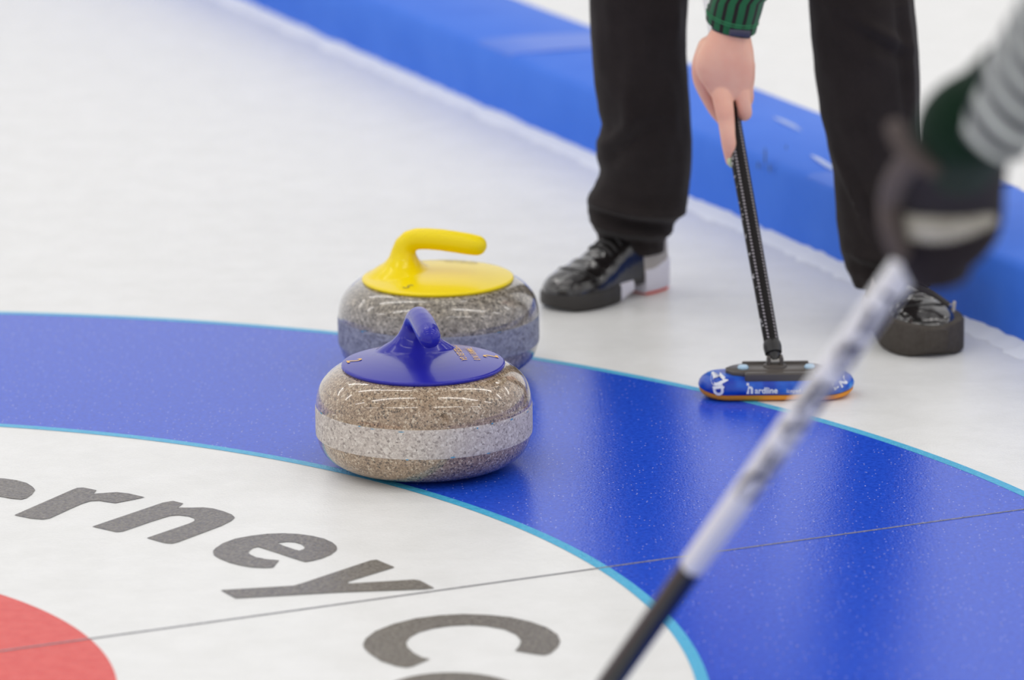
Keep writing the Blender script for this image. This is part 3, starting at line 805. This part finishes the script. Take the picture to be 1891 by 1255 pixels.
# --- shoes
ST = [(0.000, .010, .050), (.006, .023, .066), (.02, .030, .080), (.05, .0345, .096), (.085, .0335, .104), (.115, .0340, .098), (.145, .0375, .082), (.175, .0425, .069), (.205, .0460, .060), (.232, .0440, .054), (.255, .0375, .0475), (.270, .0270, .041), (.279, .0150, .034), (.283, .004, .028)]
def shoe(label, heel, toe, sole_h, left, parent):
    hv = Vector((heel[0], heel[1], 0)); d = Vector((toe[0] - heel[0], toe[1] - heel[1], 0)); Ls = d.length; d.normalize(); s_ = Vector((-d.y, d.x, 0))
    k = Ls / .283
    def P(s, x, z): return hv + d * (s * k) + s_ * x + Vector((0, 0, z))
    st = cat_rom(ST, 4)
    t = bpy.data.objects.new('shoe', None); C.objects.link(t); t.parent = parent; t.location = hv - wloc(parent); t['label'] = label
    mb = MB(); rings = []
    nn = 36
    for s, w_, h in st:
        z0 = sole_h(s) - .002; ring = []
        for i in range(nn + 1):
            a = PI * i / nn; ca, sa = math.cos(a), math.sin(a)
            x = w_ * math.copysign(abs(ca) ** .75, ca); z = z0 + max(.004, h - z0 + (.012 if not left else 0) * (s / .28)) * abs(sa) ** .8
            # creases across the vamp
            z += (.0022 * math.sin(s * 210 + 1.5 * ca) * g(s - .185, .035) + .0015 * noise.noise(Vector((s * 60, x * 60, 3 if left else 9)))) * sa
            ring.append(P(s, x, z))
        rings.append(ring)
    loft(mb, rings, True, True, closed=True)
    up = build('upper', mb, M['leather'], t, angle=70)
    # toe cap seam and lace rows
    mb = MB(); row = interp([(a, b, c) for a, b, c in ST], .222)
    pts = []
    for i in range(5, nn - 4):
        a = PI * i / nn; z0 = sole_h(.222); ca = math.cos(a)
        s = .226 - .018 * math.cos(a) ** 2
        w_, h = interp([(a_, b, c) for a_, b, c in ST], s)
        pts.append(P(s, w_ * math.copysign(abs(ca) ** .75, ca) * 1.01, z0 + (h - z0 + (.012 if not left else 0) * (s / .28)) * abs(math.sin(a)) ** .8 + .0008))
    tube(mb, pts, [.0011] * len(pts), 8); build('toe_seam', mb, M['lace'], up)
    for s in (.112, .126, .140, .154):
        mb = MB(); w_, h = interp([(a_, b, c) for a_, b, c in ST], s); pts = []
        for i in range(11, 26):
            a = PI * i / 36; ca = math.cos(a); z0 = sole_h(s)
            pts.append(P(s + .006 * ca, w_ * math.copysign(abs(ca) ** .75, ca), z0 + (h - z0 + (.012 if not left else 0) * (s / .28)) * abs(math.sin(a)) ** .8 + .0022))
        tube(mb, pts, [.0026] * len(pts), 10, round0=True, round1=True); build('lace', mb, M['lace'], up)
    return t, P, st

def sole_slab(mb, P, s0, s1, z0f, z1f, grow=.004, N=26, mi=0):
    rings = []
    for i in range(N + 1):
        s = s0 + (s1 - s0) * i / N
        w_, h = interp([(a, b, c) for a, b, c in ST], min(max(s, .0), .283))
        w_ += grow
        if s < 0: w_ = max(.006, w_ - .012)
        z0, z1 = z0f(s), z1f(s); r = min(.004, (z1 - z0) * .3)
        rings.append([P(s, x, z) for x, z in ((-w_ + r, z0), (w_ - r, z0), (w_, z0 + r), (w_, z1 - r), (w_ - r * .6, z1), (-w_ + r * .6, z1), (-w_, z1 - r), (-w_, z0 + r))])
    return loft(mb, rings, True, True, mi)

# image-left shoe: slider shoe turned to the left, white heel, red slider beneath
hl = ground(1206, 536); tl = ground(1014, 574)
def soleL(s): return .024 if s > .19 else (.024 + .006 * min(1, (.19 - s) / .08))
shL, PL, stL = shoe('black patent shoe with a white heel', (hl.x + .012, hl.y + .035), (tl.x, tl.y), soleL, True, pr)
mb = MB(); sole_slab(mb, PL, .150, .2855, lambda s: .001 + (.010 * ((s - .25) / .035) ** 2 if s > .25 else 0), lambda s: soleL(s) + .002)
so = build('front_sole', mb, M['black_rubber'], shL, angle=60)
mb = MB(); sole_slab(mb, PL, .112, .150, lambda s: .001 + .010 * (.150 - s) / .038, lambda s: .029); build('sole_block', mb, M['white_rubber'], shL, angle=60)
mb = MB(); sole_slab(mb, PL, -.002, .080, lambda s: .004, lambda s: .040 + .012 * max(0, 1 - s / .06), .0035); hw = build('heel', mb, M['white_rubber'], shL, angle=60); hw['label'] = 'white heel'
mb = MB(); sole_slab(mb, PL, .080, .112, lambda s: .018, lambda s: .031, .0); build('arch', mb, M['black_rubber'], shL, angle=60)
mb = MB(); rings = []
for s in (.004, .012, .022, .035, .050, .068, .082):
    w_, h = interp(ST, s); top = .080 - .45 * max(0, s - .02); ring = []
    for i in range(11):
        a = PI * i / 10; ca, sa = math.cos(a), math.sin(a)
        ring.append((s, w_, ca, top))
    rings.append([PL(s, sg * (w_ + .0022) * (1 - .25 * (z / .1) ** 2), z) for sg in (1,) for z in (.028, .04, .052, .064, top)])
mb2 = MB(); loft(mb2, rings, False, False, closed=False)
rings2 = [[PL(s, -(w_ + .0022) * (1 - .25 * (z / .1) ** 2), z) for z in (.028, .04, .052, .064, top)] for s, w_, top in [(s, interp(ST, s)[0], .080 - .45 * max(0, s - .02)) for s in (.004, .012, .022, .035, .050, .068, .082)]]
loft(mb2, rings2, False, False, closed=False)
build('heel_counter', mb2, M['grey_panel'], shL, angle=70)
mb = MB(); sole_slab(mb, PL, .002, .076, lambda s: .0008, lambda s: .0045, .001)
rs = build('slider_disc', mb, M['red_slider'], shL, angle=60); rs['label'] = 'red slider under the sole'

# image-right shoe: toe to the camera, thick rubber gripper over the front
tr = ground(1713, 664); tr.x += .012; hr = Vector((tr.x - .056, tr.y + .262, 0))
def soleR(s): return .040 if s > .1 else .036
shR, PR, stR = shoe('black patent shoe with a thick grey rubber gripper', (hr.x, hr.y), (tr.x, tr.y + .012), soleR, False, pr)
mb = MB(); sole_slab(mb, PR, .095, .2905, lambda s: .001 + (.014 * ((s - .265) / .026) ** 2 if s > .265 else 0), lambda s: soleR(s) + .008 - (.006 * ((s - .26) / .03) ** 2 if s > .26 else 0), .0135)
gp = build('rubber_gripper', mb, M['rubber'], shR, angle=60); gp['label'] = 'grey-brown rubber gripper'
mb = MB(); sole_slab(mb, PR, -.003, .095, lambda s: .001, lambda s: .040, .004); build('heel', mb, M['white_rubber'], shR, angle=60)
mb2 = MB(); ss = (.002, .012, .022, .035, .050, .068, .090)
for sg in (1, -1): loft(mb2, [[PR(s, sg * (interp(ST, s)[0] + .0025) * (1 - .25 * (z / .1) ** 2), z) for z in (.036, .046, .056, .066, .082 - .3 * max(0, s - .03))] for s in ss], False, False, closed=False)
build('heel_counter', mb2, M['grey_panel'], shR, angle=70)
a = at(1722, 541, 6.44); b = at(1752, 563, 6.42)
mb = MB(); tube(mb, [a + Vector((-.03, .02, .012)), a, b], [(.0045, .002), (.0048, .0024), (.0045, .0022)], 14)
build('strap_end', mb, M['black_rubber'], shR)
mb = MB(); c_ = at(1761, 566, 6.42); tube(mb, [c_ + Vector((0, 0, -.006)), c_ + Vector((.001, 0, .006))], [.0022, .0026], 10, round0=True, round1=True)
tube(mb, [b, (b + c_) / 2 + Vector((0, 0, .003)), c_], [.001, .001, .001], 8)
build('lace_tip', mb, M['grey_panel'], shR)

# ------------------------------------------------------------------ near player: gloved hand, sleeve and broom, close to the lens
def shaft_line(t):
    P0 = at(958, 1497, 4.5); P1 = at(1684, 474, 3.86); return P0 + (P1 - P0) * t
q0, q1 = shaft_line(0), shaft_line(1); ax = (q1 - q0).normalized(); Ln = (q1 - q0).length
b2 = thing('curling_broom', 'white and black curling broom leaning across the foreground in a gloved hand', 'broom', (q0.x, q0.y, 0))
# where the paint changes: photo point (1290, 1045)
def t_of(py):
    lo, hi = 0.0, 1.0
    for _ in range(50):
        m_ = (lo + hi) / 2; p = shaft_line(m_) - Vector((0, 0, CAM_H))
        y = IMG_H / 2 - F_PX * p.dot(_up) / p.dot(_fw)
        if y > py: lo = m_
        else: hi = m_
    return lo
tc = t_of(1042)
mb = MB(); tube(mb, [q0 + ax * .035, q0 + ax * (Ln * tc)], [.0112, .0122], 48, side=(1, 0, 0)); ls = build('lower_shaft', mb, M['black_carbon'], b2); ls['label'] = 'black lower shaft'
mb = MB(); tube(mb, [q0 + ax * (Ln * tc), q0 + ax * Ln, q0 + ax * (Ln + .36)], [.0124, .0138, .0138], 48, side=(1, 0, 0), round1=True); us = build('upper_shaft', mb, M['white_shaft'], b2); us['label'] = 'white upper shaft with dark lettering'
e1 = Vector((0, -1, 0)); e1 = (e1 - ax * e1.dot(ax)).normalized(); e2 = ax.cross(e1)
def shaft_glyph(py0, py1, strokes):
    """dark printed strokes wrapped on the shaft: strokes in (along 0..1, around -1..1) polylines"""
    ta, tb = t_of(py0), t_of(py1); mb = MB()
    for st_ in strokes:
        pts = cat_rom([tuple(map(float, p)) for p in st_], 4); L_, R_ = [], []
        for i, p in enumerate(pts):
            a_ = pts[max(i - 1, 0)]; b_ = pts[min(i + 1, len(pts) - 1)]
            du = (b_[0] - a_[0]) * (tb - ta) * Ln; dv_ = (b_[1] - a_[1]) * .011; l = math.hypot(du, dv_) or 1
            for sgn, acc in ((1, L_), (-1, R_)):
                s = (ta + (tb - ta) * p[0]) * Ln - sgn * dv_ / l * .0032; v = p[1] * .011 + sgn * du / l * .0032
                rad_ = .0122 + .0016 * max(0, min(1, (s / Ln - tc) / (1 - tc))) + .0005
                th = v / rad_
                acc.append(q0 + ax * s + e1 * (rad_ * math.cos(th)) + e2 * (rad_ * math.sin(th)))
        n = len(L_); mb.add(L_ + R_, [[i, i + 1, n + i + 1, n + i] for i in range(n - 1)])
    return build('lettering', mb, M['dark_print'], us, smooth=False)
shaft_glyph(905, 860, [[(0, -.6), (.5, -.9), (1, -.4)], [(0, .5), (.5, .7), (1, .1)]])
shaft_glyph(865, 815, [[(0, .8), (1, .5)], [(0, -.2), (1, -.5)], [(.1, .8), (.1, -.6)], [(.55, .7), (.55, -.5)]])
shaft_glyph(795, 745, [[(0, .8), (.3, -.8), (.7, .6), (1, -.8)], [(.5, .8), (.5, -.8)]])
shaft_glyph(742, 690, [[(0, .7), (1, .9)], [(0, -.7), (1, -.5)], [(.5, .7), (.5, -.7)], [(.9, .7), (.9, -.7)]])
shaft_glyph(665, 610, [[(0, .6), (.5, -.7), (1, .6)], [(.2, .7), (.8, .7)], [(.5, .9), (.9, -.7)]])
shaft_glyph(598, 525, [[(0, .9), (1, .7)], [(.95, .8), (1, -.6)], [(0, -.1), (.6, -.5)]])
# head of this broom, resting on the ice below the frame
hd = ax.cross(Vector((0, 0, 1))).normalized()
ang = math.atan2(hd.y, hd.x)
mR = Matrix.Translation(Vector((q0.x, q0.y, 0))) @ Matrix.Rotation(ang, 4, 'Z')
mb = MB(); loft(mb, [ringz(.205, .066, .0006), ringz(.214, .074, .006), ringz(.214, .074, .014), ringz(.20, .06, .022), ringz(.16, .03, .025)]); mb.xf(mR)
build('pad_cover', mb, M['black_rubber'], b2, angle=60)
mb = MB(); extrude_poly(mb, hexa, .0225, .031, inset=.0018); mb.xf(mR); build('mounting_plate', mb, M['plate'], b2, angle=50)
mb = MB(); tube(mb, [Vector((q0.x, q0.y, .027)), q0 + ax * .02, q0 + ax * .05], [.008, .012, .0145], 28); build('ferrule', mb, M['black_carbon'], b2, angle=50)

p2 = thing('person', 'person close at right, only a black gloved fist and grey striped sleeve showing', 'person', (.62, 3.75, 0))
GY = 3.82
def gp_(px, py, dy=0.0): return at(px, py, GY + dy)
kx = 4.0 / F_PX
# forearm under the clothes, one continuous body mesh reaching into the glove
mb = MB(); tube(mb, [gp_(1752, 420, .0), gp_(1764, 350, -.03), gp_(1772, 300, -.075), gp_(1780, 262, -.105), gp_(1850, 210, -.17), gp_(1955, 50, -.215), gp_(2055, -105, -.255)], [.02, .02, .02, .02, .024, .026, .028], 32, round0=True, round1=True)
build('body', mb, M['skin'], p2)
# glove
mb = MB()
rings = []
for x, y, hw, hd_ in cat_rom([(1783, 235, 78, .036), (1775, 270, 88, .038), (1765, 310, 92, .038), (1756, 360, 97, .036), (1751, 405, 100, .033), (1745, 450, 91, .029), (1732, 490, 66, .024), (1716, 520, 36, .016), (1706, 536, 15, .009)], 4):
    c = gp_(x, y, -.115 * max(0, min(1, (390 - y) / 130)))
    rings.append([c + Vector((hw * kx * math.cos(t), hd_ * math.sin(t), 0)) for t in [2 * PI * k / 36 for k in range(36)]])
loft(mb, rings, True, True)
def gfing(pts, rad):
    q = cat_rom([tuple(gp_(*p)) + (r,) for p, r in zip(pts, rad)], 5); tube(mb, [a_[:3] for a_ in q], [a_[3] for a_ in q], 20, round0=True, round1=True)
for j in range(4):                                                  # four fingers closed round the shaft
    u = j / 3.0
    fx, fy = 1722 - 34 * u, 505 - 145 * u
    gfing([(fx + 42, fy - 8, .004), (fx + 12, fy + 4, -.010 - .02 * u), (fx - 14, fy + 2, .004 - .02 * u), (fx - 24, fy - 10, .026 - .02 * u), (fx - 8, fy - 22, .05 - .02 * u)], [.0135, .0128, .0122, .0115, .0105])
gl = build('glove', mb, M['glove'], p2)
fuse(gl, .0026, 8, .5)
gl['label'] = 'black knitted glove closed round the shaft'
mb = MB()
q = cat_rom([tuple(gp_(*p)) + (r,) for p, r in zip([(1690, 290, -.105), (1661, 322, -.075), (1645, 368, -.028), (1648, 420, -.030), (1660, 462, -.026)], [.0105, .0105, .0105, .0105, .0095])], 6)
tube(mb, [a_[:3] for a_ in q], [a_[3] for a_ in q], 24, round0=True, round1=True)
th_ = build('thumb', mb, M['glove_palm'], gl); th_['label'] = 'lighter grey-brown thumb'
mb = MB()
q = cat_rom([tuple(gp_(*p)) for p in [(1655, 236, -.135), (1668, 266, -.145), (1694, 290, -.150), (1722, 308, -.150)]], 6)
tube(mb, q, [(.0055, .010)] * len(q), 18, round0=True, round1=True)
build('wrist_strap', mb, M['glove_palm'], gl)
# beige printed band across the back of the hand
mb = MB()
def glove_front(x, y):
    rows_ = [(360, 1756, 97, .036), (405, 1751, 100, .033), (450, 1745, 91, .029), (490, 1732, 66, .024)]
    y_ = min(max(y, 360), 490)
    cx_, hw_, hd_ = interp(rows_, y_)
    f = max(-.98, min(.98, (x - cx_) / hw_)); return -hd_ * math.sqrt(1 - f * f)
rings = []
for i in range(33):
    u = i / 32; x = 1664 + 176 * u; yc = 412 + 14 * math.sin(PI * u) - 26 * u * u
    hh = 26 + 4 * math.sin(i * 2.4)
    ring = []
    for k in range(9):
        v = k / 8 * 2 - 1; y = yc + hh * v
        ring.append(gp_(x, y, glove_front(x, y) - .0095 + .005 * abs(v)))
    rings.append(ring)
loft(mb, rings, False, False, closed=False)
build('knuckle_print', mb, M['beige_print'], gl)['label'] = 'pale beige printed band'
# dark green cuff then striped sleeve
mb = MB()
q = cat_rom([tuple(gp_(*p)) + r for p, r in zip([(1773, 285, -.075), (1778, 258, -.105), (1790, 228, -.145), (1836, 195, -.16), (1874, 145, -.18)], [(.036, .034), (.040, .037), (.041, .038), (.038, .037), (.034, .034)])], 5)
tube(mb, [a_[:3] for a_ in q], [(a_[3], a_[4]) for a_ in q], 40, side=(1, 0, 0), round0=True)
build('inner_cuff', mb, M['green_dark'], p2)['label'] = 'dark green inner cuff'
mb = MB()
q = cat_rom([tuple(gp_(*p)) + r for p, r in zip([(1832, 240, -.165), (1880, 165, -.185), (1929, 90, -.205), (1978, 15, -.225), (2027, -60, -.245), (2076, -135, -.265), (2140, -222, -.30), (2290, -300, -.36), (2480, -350, -.40)], [(.0335, .038), (.0345, .040), (.0365, .042), (.0375, .044), (.040, .047), (.043, .05), (.047, .053), (.055, .06), (.064, .07)])], 12)
tube(mb, [a_[:3] for a_ in q], [(a_[3], a_[4]) for a_ in q], 48, side=(1, 0, 0))
build('sleeve', mb, M['grey_stripe'], p2)['label'] = 'grey and white striped sleeve'

# the rest of this player, beside the frame: bent over the broom
sh2 = gp_(2480, -350, -.40)
mb = MB()
tube(mb, [sh2 + Vector((.30, .10, -.52)), sh2 + Vector((.29, .09, -.42)), sh2 + Vector((.25, .05, -.24)), sh2 + Vector((.19, .01, -.06)), sh2 + Vector((.16, 0, .03)), sh2 + Vector((.15, 0, .09))],
     [(.165, .115), (.160, .112), (.175, .115), (.185, .110), (.13, .08), (.065, .06)], 56, side=(1, 0, 0))
tube(mb, [sh2 + Vector((.33, 0, -.02)), sh2 + Vector((.42, .02, -.22)), sh2 + Vector((.40, .10, -.46))], [.062, .055, .042], 36, round0=True, round1=True)
tube(mb, [sh2 + Vector((.02, 0, -.005)), sh2 + Vector((.10, 0, -.01))], [.064, .075], 36, round0=True)
build('jacket', mb, M['black_knit'], p2, angle=70)
hz = sh2.z - .46
mb = MB()
for sx, fy in ((.20, 3.36), (.42, 3.46)):
    tube(mb, [(sh2.x + sx, fy + .03, .045), (sh2.x + sx, fy + .02, .20), (sh2.x + sx, fy - .03, .46), (sh2.x + .5 * sx + .15, fy, hz - .12), (sh2.x + .5 * sx + .15, fy, hz)], [.068, .066, .078, .095, .10], 44, side=(1, 0, 0))
tube(mb, [(sh2.x + .30, 3.41, hz - .14), (sh2.x + .30, 3.41, hz), (sh2.x + .30, 3.41, hz + .08)], [(.10, .09), (.175, .125), (.165, .118)], 56, side=(1, 0, 0), round0=True)
build('trousers', mb, M['trouser'], p2, angle=70)
for sx, fy in ((.20, 3.36), (.42, 3.46)):
    t_, P_, st_ = shoe('black shoe', (sh2.x + sx + .03, fy - .06), (sh2.x + sx - .05, fy + .21), lambda s: .024, True, p2)
    mb = MB(); sole_slab(mb, P_, 0, .2855, lambda s: .001, lambda s: .027); build('sole', mb, M['black_rubber'], t_, angle=60)
